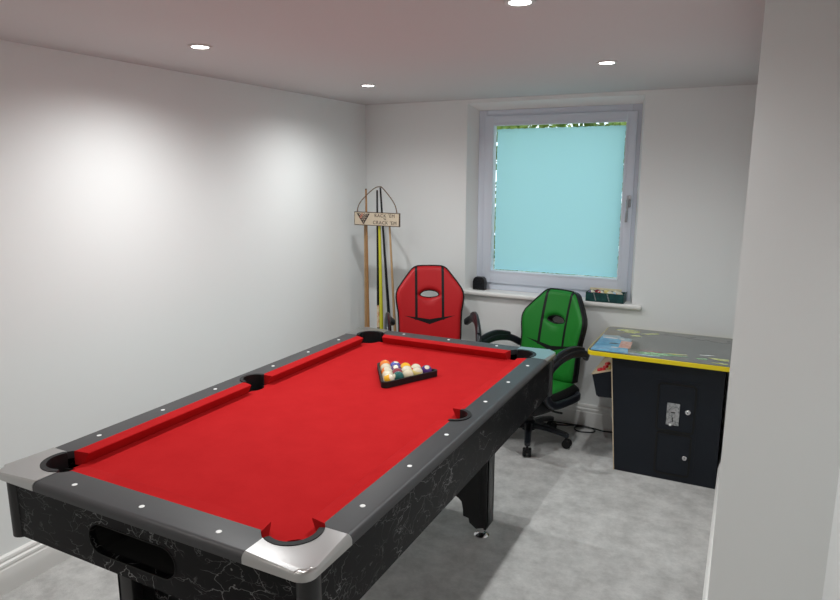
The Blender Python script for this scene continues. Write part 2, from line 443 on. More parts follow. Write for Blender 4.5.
# corner castings and pocket liners
for su in (1, -1):
    for sv in (1, -1):
        o = arc(PC[0], PC[1], RO, -30, 120, 18) + [(.3475, B)] + arc(A - .032, B - .032, .032, 90, 0, 6) + [(A, .7675)]
        o = [(su * u, sv * v) for u, v in o]
        bm = bmesh.new()
        prism(bm, o, .779, ZR + .0015, top_bev=.013, seg=5,
              pred=lambda p, r: (max(abs(p[0]) - A, abs(p[1]) - B) > -.034 and max(abs(r[0]) - A, abs(r[1]) - B) > -.034) and (abs(abs(p[0])) > .35 or abs(p[1]) > .9) and not (abs(p[1] - r[1]) > .05 and abs(abs(p[0]) - .3475) < .01) and not (abs(p[0] - r[0]) > .05 and abs(abs(p[1]) - .7675) < .01))
        obj('corner_casting', bm, M['chrome'], tb, smooth=30)
        ro = arc(PC[0], PC[1], RO - .0005, -30, 120, 20) + list(reversed(arc(PC[0], PC[1], RI, -30, 120, 20)))
        ro = [(su * u, sv * v) for u, v in ro]
        bm = bmesh.new(); prism(bm, ro, .70, ZR + .003, top_bev=.003, seg=2); obj('pocket_liner', bm, M['softblack'], tb)
        bm = bmesh.new(); lathe(bm, [(0, .64), (RB, .64), (RB, ZB - .004), (RB + .003, ZB - .004), (RB + .003, .637), (0, .637)], 28, c=(su * BC[0], sv * BC[1], 0))
        # black back wall between bed and liner
        obj('pocket_cup', bm, M['pit'], tb)
        bm = bmesh.new(); lathe(bm, [(0, .60), (.026, .603), (.026, .778), (0, .778)], 20, c=(su * (A - .030), sv * (B - .044), 0))
        obj('corner_post', bm, M['black'], tb)
    ro = arc(SP[0], 0, SO - .0005, -88, 88, 20) + list(reversed(arc(SP[0], 0, SI, -88, 88, 20)))
    bm = bmesh.new(); prism(bm, [(su * u, v) for u, v in ro], .70, ZR + .003, top_bev=.003, seg=2); obj('pocket_liner', bm, M['softblack'], tb)
    bm = bmesh.new(); lathe(bm, [(0, .64), (SI - .001, .64), (SI - .001, ZB - .004), (SI + .002, ZB - .004), (SI + .002, .637), (0, .637)], 28, c=(su * SB, 0, 0))
    obj('pocket_cup', bm, M['pit'], tb)
# white sights
def sight(u, v):
    bm = bmesh.new(); lathe(bm, [(.0068, -.001), (.0068, .0005), (.004, .0012), (0, .0014)], 16)
    obj('sight', bm, M['dot'], tb, loc=(u, v, ZR))
for s in (1, -1):
    for k in (-1, 0, 1): sight(k * .243, s * .887)
    for k in (.1636, .4048, .646):
        sight(s * .467, k); sight(s * .467, -k)
# apron
AU, AV, AZ0, AZ1 = .500, .905, .607, .7785
slot = arc(-.03 + .108, .686, .040, -90, 90, 10) + arc(-.03 - .108, .686, .040, 90, 270, 10)
bm = bmesh.new(); prism(bm, [(-.486, AZ0), (.486, AZ0), (.486, AZ1), (-.486, AZ1)], -AV, -AV + .018, holes=[slot], axis='y')
ap = obj('apron_panel', bm, M['marble'], tb, smooth=0)
bm = bmesh.new(); ru = arc(-.03 + .108, .686, .043, -90, 90, 10) + arc(-.03 - .108, .686, .043, 90, 270, 10)
prism(bm, ru, -AV - .0015, -AV + .004, holes=[slot], axis='y'); prism(bm, ru, -AV + .016, -AV + .11, holes=[slot], axis='y'); prism(bm, ru, -AV + .11, -AV + .115, axis='y')
obj('ball_return_tray', bm, M['pit'], ap, smooth=0)
obj('apron_panel', bx(-.486, .486, AV - .018, AV, AZ0, AZ1), M['marble'], tb)
for s in (1, -1):
    a, b = sorted((s * AU, s * (AU - .018)))
    obj('apron_panel', bx(a, b, -.876, .876, AZ0, AZ1), M['marble'], tb)
obj('underside_board', bx(-.482, .482, -.887, .887, .622, .634), M['black'], tb)
# trestle legs: an L of two boards each, an arched brace between, chrome levellers
for sv in (1, -1):
    off = .055 if sv < 0 else 0
    zt = .606
    # arch panel
    lo = [(u, .12 + h) for u, h in [(-.212, 0), (-.205, .035), (-.19, .05), (-.165, .062), (-.13, .08), (-.08, .13), (0, .17), (.08, .13), (.13, .08), (.165, .062), (.19, .05), (.205, .035), (.212, 0)]]
    pan = [(-.29, zt), (-.29, .10)] + lo + [(.29, .10), (.29, zt)]
    y0_, y1_ = sorted((sv * (.605 + off), sv * (.587 + off)))
    bm = bmesh.new(); prism(bm, pan, y0_, y1_, axis='y'); obj('leg_brace', bm, M['marble'] if sv < 0 else M['black'], tb, smooth=0)
    for su in (1, -1):
        bm = bmesh.new()
        o = [(su * .322, zt), (su * .322, .058), (su * .275, .040), (su * .243, .062), (su * .238, .083), (su * .212, .088), (su * .209, .16), (su * .262, .185), (su * .262, zt)]
        f0, f1 = sorted((sv * (.590 + off), sv * (.612 + off)))
        prism(bm, o, f0, f1, axis='y')
        x0_, x1_ = sorted((su * .322, su * .308))
        g0, g1 = sorted((sv * (.5895 + off), sv * (.682 + off)))
        box(bm, x0_, x1_, g0, g1, .045, zt, bev=.003)
        g0, g1 = sorted((sv * (.664 + off), sv * (.682 + off))); x0_, x1_ = sorted((su * .322, su * .262))
        box(bm, x0_, x1_, g0, g1, .10, zt, bev=.003)
        lg = obj('leg', bm, M['rail'] if False else M['black'], tb, smooth=30)
        bm = bmesh.new(); lathe(bm, [(0, 0), (.034, 0), (.035, .005), (.028, .011), (.012, .016), (.010, .05), (0, .05)], 24, c=(su * .290, sv * (.620 + off), 0))
        obj('leveller', bm, M['steel'], lg)

# ------------------------------------------------------------------ triangle rack and balls
BR = .0234
Ar = Vector((1.2265, -1.902)); Br = Vector((1.346, -1.655)); d = Br - Ar
Cr = Ar + Vector((.5 * d.x - .866 * d.y, .866 * d.x + .5 * d.y))
cen = (Ar + Br + Cr) / 3
def tri(k, r, n=5):
    pts = []
    P = [cen + (p - cen) * k for p in (Ar, Br, Cr)]
    for i in range(3):
        p = P[i]; u = (P[i - 1] - p).normalized(); w = (P[(i + 1) % 3] - p).normalized()
        bis = (u + w).normalized(); c = p + bis * r * 2
        s0 = p + u * r * 1.732; s1 = p + w * r * 1.732
        a0 = atan2(*(s0 - c).yx); a1 = atan2(*(s1 - c).yx)
        while a1 < a0: a1 += 2 * pi
        if a1 - a0 > pi: a1 -= 2 * pi
        for j in range(n + 1):
            t = a0 + (a1 - a0) * j / n; pts.append((c.x + r * cos(t), c.y + r * sin(t)))
    return pts
bm = bmesh.new(); prism(bm, tri(1.085, .018), ZB + .001, ZB + .026, holes=[tri(.995, .014)])
tag(obj('ball_rack', bm, M['softblack'], smooth=40), 'black triangular ball rack lying on the red felt', 'ball rack')
cols = {'yellow': (.80, .42, .01), 'blue': (.02, .03, .28), 'red': (.50, .015, .02), 'purple': (.06, .015, .16), 'orange': (.78, .20, .02),
        'green': (.0, .085, .075), 'maroon': (.20, .01, .02), 'cream': (.66, .59, .42), 'lemon': (.66, .55, .20)}
me = {}
def ball_mesh(col, stripe):
    k = (col, stripe)
    if k not in me:
        bm = bmesh.new(); bmesh.ops.create_uvsphere(bm, u_segments=24, v_segments=16, radius=BR)
        for f in bm.faces: f.smooth = True
        m_ = bpy.data.meshes.new('ball_shell'); bm.to_mesh(m_); bm.free()
        m_.materials.append(ball_mat(col + ('_striped' if stripe else '') + '_ball', cols[col], stripe)); me[k] = m_
    return me[k]
def ball(name, col, stripe, loc, rot, label, group):
    o = link(name, ball_mesh(col, stripe), None, loc, rot); tag(o, label, 'pool ball', group)
G = 'pool balls racked on the table'
ex = d.normalized(); ey = Vector((-ex.y, ex.x))
kk = (d.length - 0.0) / 5.0
step = .0470
start = cen - ex * step * 2 - ey * step * .866 * 4 / 3
rows = [
    [('yellow', 1, (.2, 1.2, .5), 'white and yellow striped ball, nearest the left end of the rack front'), ('green', 0, (.5, .3, 1.), 'dark green ball in the front row of the rack'),
     ('cream', 0, (0, 0, 0), 'plain cream ball in the middle of the rack front row'), ('lemon', 1, (0, .2, 0), 'cream ball with pale yellow tint, second from the right tip of the rack'), ('purple', 0, (.4, -1.0, -.9), 'dark purple ball with a white spot at the right tip of the rack')],
    [('cream', 0, (1, 0, 0), 'cream ball just behind the yellow striped one at the left side'), ('maroon', 0, (1.3, .5, .2), 'dark red ball just behind the dark green one'),
     ('lemon', 1, (.2, 0, 0), 'pale lemon and cream ball in the second row of the rack'), ('red', 1, (.1, .1, 0), 'cream ball with red band, behind the two rightmost front balls')],
    [('orange', 1, (.1, .7, 0), 'white ball with orange band halfway along the left side of the rack'), ('purple', 0, (.3, -.9, -1.2), 'purple ball with a white spot in the centre of the rack'),
     ('yellow', 0, (1.5, .2, .4), 'plain amber yellow ball at the back right side of the rack')],
    [('cream', 0, (0, 1, 0), 'cream ball just in front of the orange one at the back of the rack'), ('blue', 0, (.3, 1.8, .1), 'dark blue ball at the back of the rack beside the orange one')],
    [('orange', 0, (1.4, .4, 0), 'plain orange ball at the far back corner of the rack')]]
for r, row in enumerate(rows):
    for c, (col, st, rot, lab) in enumerate(row):
        p = start + ex * step * (c + r * .5) + ey * step * .866 * r
        ball('pool_ball', col, st, (p.x, p.y, ZB + BR + .0005), rot, lab, G)

# ------------------------------------------------------------------ gaming chairs
cloth = {'red': chair_cloth('red_leatherette', (.46, .010, .014)), 'green': chair_cloth('green_leatherette', (.012, .20, .022))}
plainc = {'red': mat('red_seat_leatherette', (.46, .010, .014), .42), 'green': mat('green_seat_leatherette', (.012, .20, .022), .42)}
HWP = [(0, .0), (.001, .05), (.004, .085), (.016, .108), (.04, .128), (.10, .172), (.15, .205), (.18, .215), (.205, .2165), (.24, .2135), (.30, .203), (.36, .200), (.52, .198), (.548, .188), (.558, .165), (.56, .10), (.56, 0)]
def outline_back():
    right = [(w, .56 - h) for h, w in HWP]
    return right + [(-x, z) for x, z in reversed(right[1:-1])]
def ray_out(poly, c, a):
    dx, dz = cos(a), sin(a); best = None; n = len(poly)
    for i in range(n):
        x1, z1 = poly[i]; x2, z2 = poly[(i + 1) % n]
        ex_, ez_ = x2 - x1, z2 - z1; den = dx * ez_ - dz * ex_
        if abs(den) < 1e-12: continue
        t = ((x1 - c[0]) * ez_ - (z1 - c[1]) * ex_) / den; s = ((x1 - c[0]) * dz - (z1 - c[1]) * dx) / den
        if t > 0 and -1e-6 <= s <= 1 + 1e-6 and (best is None or t > best): best = t
    return best
def hole_r(a):      # flat bottomed oval
    x, z = .061 * cos(a), (.030 if sin(a) > 0 else .017) * sin(a)
    return x, z
def make_chair(name, label, colour, loc, rz, SZ, base_rot, recline):
    t = thing(name, label, 'gaming chair', loc, rz)
    # star base
    bm = bmesh.new(); lathe(bm, [(0, .075), (.040, .075), (.042, .125), (.030, .135), (0, .135)], 24)
    hub = obj('base_hub', bm, M['armblack'], t)
    for k in range(5):
        a = R(base_rot + 72 * k)
        bm = bmesh.new()
        sweep(bm, [(.02, 0, .105), (.12, 0, .100), (.235, 0, .078)], lambda s: .024 - .006 * s, lambda s: .020 - .007 * s, rnd=.5)
        lathe(bm, [(0, .066), (.016, .066), (.018, .085), (0, .09)], 14, c=(.232, 0, 0))
        lg = obj('leg', bm, M['armblack'], t, rot=(0, 0, a))
        bm = bmesh.new(); rr = Matrix.Rotation(R(90), 4, 'X')
        for sy in (-.016, .016):
            lathe(bm, [(0, -.009), (.022, -.009), (.0265, -.004), (.0265, .004), (.022, .009), (0, .009)], 20, c=(.238, sy, .0268), mat4=rr)
        box(bm, .222, .254, -.008, .008, .024, .056, bev=.004)
        lathe(bm, [(.005, .04), (.005, .075)], 8, c=(.232, 0, 0))
        obj('caster', bm, M['softblack'], lg)
    bm = bmesh.new(); lathe(bm, [(.026, .12), (.026, SZ - .19), (.016, SZ - .19), (.016, SZ - .12)], 20); obj('gas_cylinder', bm, M['black'], t)
    bm = bmesh.new(); box(bm, -.11, .11, -.12, .13, SZ - .125, SZ - .095, bev=.008); sweep(bm, [(.08, -.02, SZ - .115), (.20, -.03, SZ - .12), (.25, -.03, SZ - .115)], .006); obj('tilt_mechanism', bm, M['black'], t)
    # seat: padded, black sided
    bm = bmesh.new(); nx, ny = 20, 20; top = []
    for j in range(ny + 1):
        row = []
        for i in range(nx + 1):
            u, v = 2 * i / nx - 1, 2 * j / ny - 1
            x = .235 * u * sqrt(1 - .16 * v * v); y = -.03 + .235 * v * sqrt(1 - .16 * u * u)
            e = max(abs(u), abs(v)); z = SZ - .022 * e ** 8 + .022 * (abs(u) ** 3) * (1 - e ** 10) - .012 * (1 - abs(u)) * (1 - v * v)
            row.append(bm.verts.new((x, y, z)))
        top.append(row)
    for j in range(ny):
        for i in range(nx): bm.faces.new((top[j][i], top[j][i + 1], top[j + 1][i + 1], top[j + 1][i])).material_index = 1 if abs(2 * (i + .5) / nx - 1) > .86 else 0
    rim = [top[0][i] for i in range(nx + 1)] + [top[j][nx] for j in range(1, ny + 1)] + [top[ny][i] for i in range(nx - 1, -1, -1)] + [top[j][0] for j in range(ny - 1, 0, -1)]
    prev = rim
    for dz, sc in ((-.012, 1.02), (-.05, 1.02), (-.068, .98)):
        cur = [bm.verts.new((v.co.x * sc, -.03 + (v.co.y + .03) * sc, SZ - .022 + dz)) for v in rim]
        for i in range(len(rim)):
            bm.faces.new((prev[i], prev[(i + 1) % len(rim)], cur[(i + 1) % len(rim)], cur[i])).material_index = 1
        prev = cur
    bm.faces.new(prev).material_index = 1
    obj('seat', bm, [plainc[colour], M['softblack']], t, smooth=60)
    # backrest
    poly = outline_back(); hc = (0, .56 - .190); N = 120; K = 12
    def bend(x, z): return -.055 * (abs(x) / .217) ** 2.0 - .02 * sin(pi * min(1, max(0, z / .56)))
    bm = bmesh.new(); F = []; Bk = []
    for k in range(K + 1):
        s = k / K; s2 = s
        fr = []; br = []
        for i in range(N):
            a = 2 * pi * i / N; hx, hz = hole_r(a); ro_ = ray_out(poly, hc, atan2(hz, hx))
            aa = atan2(hz, hx); ox, oz = ro_ * cos(aa), ro_ * sin(aa)
            x = hx + (ox - hx) * s2; z = hc[1] + hz + (oz - hz) * s2
            dist_in = s * sqrt((ox - hx) ** 2 + (oz - hz) ** 2); dist_out = (1 - s) * sqrt((ox - hx) ** 2 + (oz - hz) ** 2)
            e = min(1, min(dist_in / .03, dist_out / .035)); th = .018 + .020 * sqrt(1 - (1 - e) ** 2)
            fr.append(bm.verts.new((x, bend(x, z) - th, z))); br.append(bm.verts.new((x, bend(x, z) + .6 * th + .024, z)))
        F.append(fr); Bk.append(br)
    for L, mi in ((F, 0), (Bk, 1)):
        for k in range(K):
            for i in range(N): bm.faces.new((L[k][i], L[k][(i + 1) % N], L[k + 1][(i + 1) % N], L[k + 1][i])).material_index = mi
    for k in (0, K):
        for i in range(N): bm.faces.new((F[k][i], F[k][(i + 1) % N], Bk[k][(i + 1) % N], Bk[k][i])).material_index = 1
    rimf = [v.co.copy() for v in F[K]]; rimh = [v.co.copy() for v in F[0]]
    bk = obj('backrest', bm, [cloth[colour], M['softblack']], t, loc=(0, .215, SZ - .03), rot=(-R(recline), 0, 0), smooth=70)
    bm = bmesh.new(); sweep(bm, rimf, .0055, closed=True, up=Vector((0, 1, 0)), n=6); obj('piping', bm, M['softblack'], bk)
    bm = bmesh.new(); sweep(bm, rimh, .0045, closed=True, up=Vector((0, 1, 0)), n=6); obj('hole_rim', bm, M['softblack'], bk)
    bm = bmesh.new(); sweep(bm, catmull([(0, .10, SZ - .11), (0, .24, SZ - .105), (0, .268, SZ - .02), (0, .285, SZ + .12)], 5), .028, .005, up=Vector((1, 0, 0)))
    obj('back_bracket', bm, M['black'], t)
    # arms
    for sx in (1, -1):
        X = sx * .266
        path = [(X * .90, .215, SZ + .165), (X, .14, SZ + .205), (X * 1.02, .0, SZ + .228), (X * 1.02, -.12, SZ + .212), (X * 1.0, -.205, SZ + .16), (X * .99, -.225, SZ + .08), (X * .99, -.195, SZ - .0), (X * .98, -.12, SZ - .045), (X * .97, .03, SZ - .055), (X * .93, .13, SZ - .055), (X * .75, .17, SZ - .06)]
        bm = bmesh.new(); sweep(bm, catmull(path, 6), .022, .017, n=12, up=Vector((1, 0, 0)), rnd=.6)
        bm.verts.ensure_lookup_table()
        ar = obj('armrest', bm, M['armblack'], t, smooth=50)
        pad = [(X, .13, SZ + .219), (X * 1.02, .0, SZ + .242), (X * 1.02, -.12, SZ + .226), (X * 1.0, -.20, SZ + .176)]
        bm = bmesh.new(); sweep(bm, catmull(pad, 6), lambda s: .034 * (1 - .25 * abs(2 * s - 1) ** 3), .012, n=12, up=Vector((1, 0, 0)), rnd=.6)
        obj('arm_pad', bm, M['armblack'], ar, smooth=60)
    return t
make_chair('gaming_chair', 'red and black gaming chair behind the far end of the pool table', 'red', (.744, -.474, 0), R(29), .47, 10, 10)
make_chair('gaming_chair', 'green and black gaming chair between pool table and arcade cabinet', 'green', (1.356, -.390, 0), R(-19), .362, -55, 11)

# ------------------------------------------------------------------ cues, their stand and the sign
YQ = -.30
def cue(name, label, x0, y0, x1, y1, zb, zt, mats, bands, rb=.0135, rt=.006):
    """mats: list of materials ; bands: (z fraction start, material index, radius factor)"""
    t = thing(name, label, 'pool cue', (x0, y0, zb), group='cues standing in the corner')
    vec = Vector((x1 - x0, y1 - y0, zt - zb)); L = vec.length
    rot = Vector((0, 0, 1)).rotation_difference(vec.normalized()).to_euler()
    seg = bands + [(1.0, 0, 1)]
    rad = lambda f: rb + (rt - rb) * min(1, f / .97)
    names = {0: 'butt', 1: 'grip', 2: 'shaft', 3: 'shaft'}
    for i in range(len(seg) - 1):
        f0, mi, nm = seg[i]; f1 = seg[i + 1][0]
        bm = bmesh.new()
        prof = [(0, f0 * L)] + [(rad(f0 + (f1 - f0) * j / 6), (f0 + (f1 - f0) * j / 6) * L) for j in range(7)] + [(0, f1 * L)]
        lathe(bm, prof, 14); obj(nm, bm, mats[mi], t, rot=rot)
    bm = bmesh.new(); lathe(bm, [(0, L), (rt, L), (rt * .98, L + .005), (0, L + .007)], 12); obj('tip', bm, M['ink'], t, rot=rot)
zb = .032
cue('pool_cue', 'brown wooden cue with dark butt, second from the left in the corner', .181, YQ, .180, YQ, zb, 1.478, [M['brownwood'], M['wood'], M['cueblack']], [(0, 2, 'butt'), (.24, 0, 'grip'), (.50, 0, 'shaft')], rb=.0155)
cue('pool_cue', 'thin pale wooden cue, leftmost in the corner', .147, YQ + .02, .155, YQ + .02, zb, 1.30, [M['wood'], M['brownwood']], [(0, 1, 'butt'), (.30, 0, 'shaft')], rb=.009, rt=.0055)
cue('pool_cue', 'black cue with patterned cream and orange grip', .263, YQ, .264, YQ, zb, 1.470, [M['cueblack'], M['cuewrap']], [(0, 0, 'butt'), (.37, 1, 'grip'), (.475, 0, 'shaft')], rb=.013)
cue('pool_cue', 'bright yellow cue in the middle of the corner group', .300, YQ - .012, .286, YQ - .012, zb, 1.325, [M['cueyellow'], M['cueblack']], [(0, 1, 'butt'), (.25, 0, 'shaft')], rb=.0165, rt=.008)
cue('pool_cue', 'plain black cue leaning beside the yellow one', .372, YQ + .025, .284, YQ + .008, zb, 1.487, [M['cueblack']], [(0, 0, 'butt'), (.35, 0, 'shaft')], rb=.0145)
cue('pool_cue', 'pale wooden cue, rightmost of the group beside the red chair', .418, YQ, .352, YQ, zb, 1.31, [M['wood'], M['brownwood']], [(0, 1, 'butt'), (.25, 0, 'shaft')], rb=.012, rt=.006)
st = thing('cue_stand', 'dark cue stand on the carpet holding the cues upright', 'cue stand', (.28, YQ, 0))
bm = bmesh.new(); prism(bm, rrect(-.19, .19, -.09, .09, .03), 0, .030, top_bev=.008); obj('base', bm, M['brownwood'], st)
hol = []
for cx, cy in ((-.099, 0), (-.132, .02), (-.017, 0), (.0145, .0), (.066, .016), (.115, 0)):
    hol.append(arc(cx, cy, .0145 if cx > -.12 else .0120, 0, 340, 17))
bm = bmesh.new(); prism(bm, rrect(-.19, .19, -.06, .06, .02), .36, .376, holes=[hol[i] for i in (0, 3, 4, 5)]) ; bm.free()
bm = bmesh.new(); sweep(bm, [(-.175, .075, .36), (.175, .075, .36)], .010); sweep(bm, [(-.175, -.045, .36), (.175, -.045, .36)], .010)
for sx in (-.175, .175): sweep(bm, [(sx, .075, .36), (sx, -.045, .36)], .010)
obj('holder_ring', bm, M['brownwood'], st)
for sx in (-.175, .175):
    bm = bmesh.new(); sweep(bm, [(sx, .075, .02), (sx, .075, .372)], .011); obj('upright', bm, M['brownwood'], st)

sg = thing('hanging_sign', 'small wooden sign reading rack em n crack em hung on the cues', 'sign', (.278, YQ - .030, 1.247))
bm = bmesh.new(); box(bm, -.170, .170, -.006, .006, 0, .088, bev=.001); obj('board', bm, M['signedge'], sg, rot=(0, R(.5), 0))
bm = bmesh.new(); box(bm, -.165, .165, -.0075, -.003, .005, .083); obj('face_panel', bm, M['signwood'], sg, rot=(0, R(.5), 0))
bm = bmesh.new(); sweep(bm, catmull([(-.150, 0, .080), (-.135, .0, .135), (-.09, .01, .19), (-.03, .022, .240), (.004, .028, .2505), (.03, .024, .243), (.09, .01, .19), (.135, 0, .135), (.150, 0, .080)], 6), .0032)
obj('hanging_cord', bm, M['cord'], sg)
bm = bmesh.new()   # rack emblem: downward triangle of balls
prism(bm, [(-.148, .078), (-.100, .010), (-.096, .010), (-.048, .078), (-.060, .080), (-.098, .030), (-.136, .080)], -.0085, -.0070, axis='y')
k = 0
for r in range(4):
    for c in range(4 - r):
        x = -.098 + (c - (3 - r) / 2) * .0195; z = .070 - r * .0155
        prism(bm, arc(x, z, .0088, 0, 330, 11), -.0088, -.0070, mi=1 if (r + c) % 3 == 1 else 0, axis='y')
        prism(bm, arc(x + .001, z, .0036, 0, 315, 7), -.0092, -.0070, mi=2, axis='y')
obj('emblem', bm, [M['ink'], M['inkred'], M['signwood']], sg, smooth=0)
def text(name, s, size, m, parent, loc, rot=(R(90), 0, 0), ext=.0006, width=None):
    c = bpy.data.curves.new(name + '_curve', 'FONT'); c.body = s; c.size = size; c.extrude = ext; c.align_x = 'CENTER'; c.align_y = 'CENTER'
    if width: c.space_character = width
    o = bpy.data.objects.new(name + '_tmp', c); C.objects.link(o)
    dg = bpy.context.evaluated_depsgraph_get(); dg.update()
    me_ = bpy.data.meshes.new_from_object(o.evaluated_get(dg)); bpy.data.objects.remove(o)
    me_.materials.clear(); me_.materials.append(m)
    return link(name, me_, parent, loc, rot)
text('lettering', "RACK 'EM", .031, M['ink'], sg, (.062, -.0080, .0665), width=1.15)
text('lettering', "'N", .020, M['ink'], sg, (.062, -.0080, .0445))
text('lettering', "CRACK 'EM", .031, M['ink'], sg, (.062, -.0080, .0215), width=1.15)

# ------------------------------------------------------------------ things on the sill
bm = bmesh.new()
prism(bm, [(-.042, 0), (.042, 0), (.042, .055), (.036, .075), (.024, .086), (-.024, .086), (-.036, .075), (-.042, .055)], -.022, .022, axis='y', top_bev=.004)
dv_ = thing('phone_dock', 'small black rounded device standing in the left corner of the sill', 'device', (.856, .040, WZ0))
obj('case', bm, M['black'], dv_)
bm = bmesh.new()
for z in (.016, .026, .036, .046): box(bm, -.034, .034, -.0235, -.020, z, z + .004)
obj('front_ribs', bm, M['armblack'], dv_)
bm = bmesh.new(); box(bm, -.020, -.008, -.0235, -.021, .058, .070); box(bm, .008, .020, -.0235, -.021, .058, .070); obj('button', bm, M['armblack'], dv_)

BX, BY = 1.580, -.032
tr_ = thing('ball_box', 'open dark teal card box of pool balls on the window sill', 'box', (BX, BY, WZ0))
bw, bd, bh, th = .226, .098, .055, .003
bm = bmesh.new(); box(bm, 0, bw, 0, bd, 0, th); box(bm, 0, bw, 0, th, th, bh); box(bm, 0, bw, bd - th, bd, th, bh); box(bm, 0, th, th, bd - th, th, bh); box(bm, bw - th, bw, th, bd - th, th, bh)
obj('tray', bm, M['boxgreen'], tr_)
bm = bmesh.new(); box(bm, .004, bw - .03, bd - .0005, bd + .002, .03, bh + .014); obj('lid_edge', bm, M['cream'], tr_)
for x0_ in (.045, .125):
    bm = bmesh.new(); prism(bm, [(x0_, bh - .004), (x0_ + .006, bh - .004), (x0_ + .020, .006), (x0_ + .014, .006)], -.0008, .0005, axis='y')
    obj('printed_stripe', bm, M['plate'], tr_, smooth=0)
bm = bmesh.new(); prism(bm, [(0, bh - .006), (bd, bh - .006), (bd + .006, bh + .004), (0.0, bh + .003)], bw, bw + .003, axis='x'); obj('end_flap', bm, M['boxgreen'], tr_, smooth=0)
cols['sky'] = (.45, .62, .78)
G2 = 'pool balls in the box on the sill'
for (ix, iy, col, stp, rot, lab) in ((0, 0, 'purple', 1, (.2, .9, 0), 'white and purple striped ball at the front left of the sill box'),
        (1, 0, 'red', 1, (.3, 1.0, .2), 'dark red and white striped ball in the front of the sill box'),
        (2, 0, 'lemon', 1, (.1, .3, 0), 'pale yellow ball in the middle front of the sill box'),
        (3, 0, 'orange', 1, (.2, .2, .4), 'peach and cream ball at the front right of the sill box'),
        (0, 1, 'maroon', 0, (1.2, .1, 0), 'dark maroon ball at the back left of the sill box'),
        (1, 1, 'lemon', 0, (.3, .2, 0), 'yellow ball at the back of the sill box, behind the red striped one'),
        (2, 1, 'sky', 1, (0, .3, 0), 'pale blue and white ball at the back right of the sill box')):
    ball('pool_ball', col, stp, (BX + .0300 + ix * .0550 + iy * .0275, BY + .027 + iy * .0410, WZ0 + th + BR + .016), rot, lab, G2)
bm = bmesh.new(); box(bm, .0045, bw - .0045, .0045, bd - .0045, .0032, .0175); obj('tray_insert', bm, M['pit'], tr_)

# ------------------------------------------------------------------ arcade cabinet
ac = thing('arcade_cabinet', 'black cocktail arcade cabinet with yellow edged artwork top', 'arcade cabinet', (2.12, -.33, 0))
ox, oy = 2.12, -.33
W_ = lambda x: x - ox
V_ = lambda y: y - oy
bm = bmesh.new(); prism(bm, [(W_(1.895), 0), (W_(2.397), 0), (W_(2.397), .643), (W_(1.848), .643)], V_(-.56), V_(-.07), axis='y'); obj('cabinet_body', bm, M['cab'], ac, smooth=0)
bm = bmesh.new(); prism(bm, [(W_(1.891), 0), (W_(1.896), 0), (W_(1.849), .630), (W_(1.844), .630)], V_(-.563), V_(-.557), axis='y'); obj('edge_strip', bm, M['tan'], ac, smooth=0)
top = arc(W_(1.727) + .035, V_(-.003) - .035, .035, 90, 180, 6) + arc(W_(1.727) + .035, V_(-.622) + .035, .035, 180, 270, 6) + [(W_(2.416), V_(-.622)), (W_(2.416), V_(-.003))]
bm = bmesh.new(); prism(bm, top, .643, .6655, top_bev=.003); obj('table_top', bm, M['yellow'], ac, smooth=30)
tg = arc(W_(1.731) + .032, V_(-.007) - .032, .032, 90, 180, 6) + arc(W_(1.731) + .032, V_(-.618) + .032, .032, 180, 270, 6) + [(W_(2.413), V_(-.618)), (W_(2.413), V_(-.007))]
bm = bmesh.new(); prism(bm, tg, .6645, .6675); gt = obj('top_glass', bm, M['glasstop'], ac, smooth=30)
# printed artwork under the glass: flat coloured shapes
ac_m = [mat('art_' + n, c, .15, coat=.6, var=v) for n, c, v in (
    ('blue', (.06, .28, .52), (22, (.16, .48, .68), .35, .65)), ('paleblue', (.30, .44, .50), (14, (.18, .28, .34), .4, .6)), ('pink', (.62, .28, .22), (60, (.75, .50, .42), .4, .6)),
    ('lime', (.38, .45, .06), (30, (.62, .64, .22), .4, .6)), ('green', (.06, .30, .10), (40, (.30, .58, .28), .45, .6)), ('brown', (.14, .11, .05), None),
    ('white', (.62, .66, .66), None), ('greyline', (.21, .20, .18), (25, (.12, .12, .11), .4, .6)), ('navy', (.03, .05, .09), None), ('redish', (.35, .08, .08), None))]
bm = bmesh.new(); zz = [.6676]
def blob(cx, cy, rx, ry, ang, mi, seed=0, n=18, rough=.25):
    rg = random.Random(seed * 17 + mi); zz[0] += .00002; pts = []
    for i in range(n):
        a = 2 * pi * i / n; r = 1 + rg.uniform(-rough, rough); x, y = rx * r * cos(a), ry * r * sin(a)
        c_, s_ = cos(R(ang)), sin(R(ang)); pts.append((min(2.405, cx + x * c_ - y * s_), max(-.612, min(-.04, cy + x * s_ + y * c_))))
    f = bm.faces.new([bm.verts.new((W_(x), V_(y), zz[0])) for x, y in pts]); f.material_index = mi
def polyp(pts, mi):
    zz[0] += .00002; f = bm.faces.new([bm.verts.new((W_(x), V_(y), zz[0])) for x, y in pts]); f.material_index = mi
polyp([(1.745, -.600), (1.915, -.600), (1.905, -.28), (1.80, -.20), (1.738, -.22)], 1)
polyp([(1.742, -.602), (1.935, -.602), (1.900, -.40), (1.83, -.30), (1.740, -.28)], 0)
polyp([(1.742, -.24), (1.85, -.22), (1.86, -.12), (1.742, -.14)], 5)
blob(1.86, -.22, .035, .05, 10, 8, 1); blob(1.83, -.42, .03, .012, 5, 8, 2); blob(1.85, -.50, .02, .010, 5, 6, 3, rough=.1)
blob(1.79, -.30, .045, .012, 0, 6, 5, rough=.1)
polyp([(1.868, -.495), (1.928, -.495), (1.918, -.345), (1.858, -.345)], 2)
blob(1.84, -.075, .085, .022, 4, 3, 4, rough=.4); blob(1.88, -.115, .05, .022, 20, 3, 5, rough=.4); blob(1.91, -.19, .030, .018, 20, 3, 6, rough=.3); blob(1.99, -.10, .06, .014, 30, 3, 7, rough=.3)
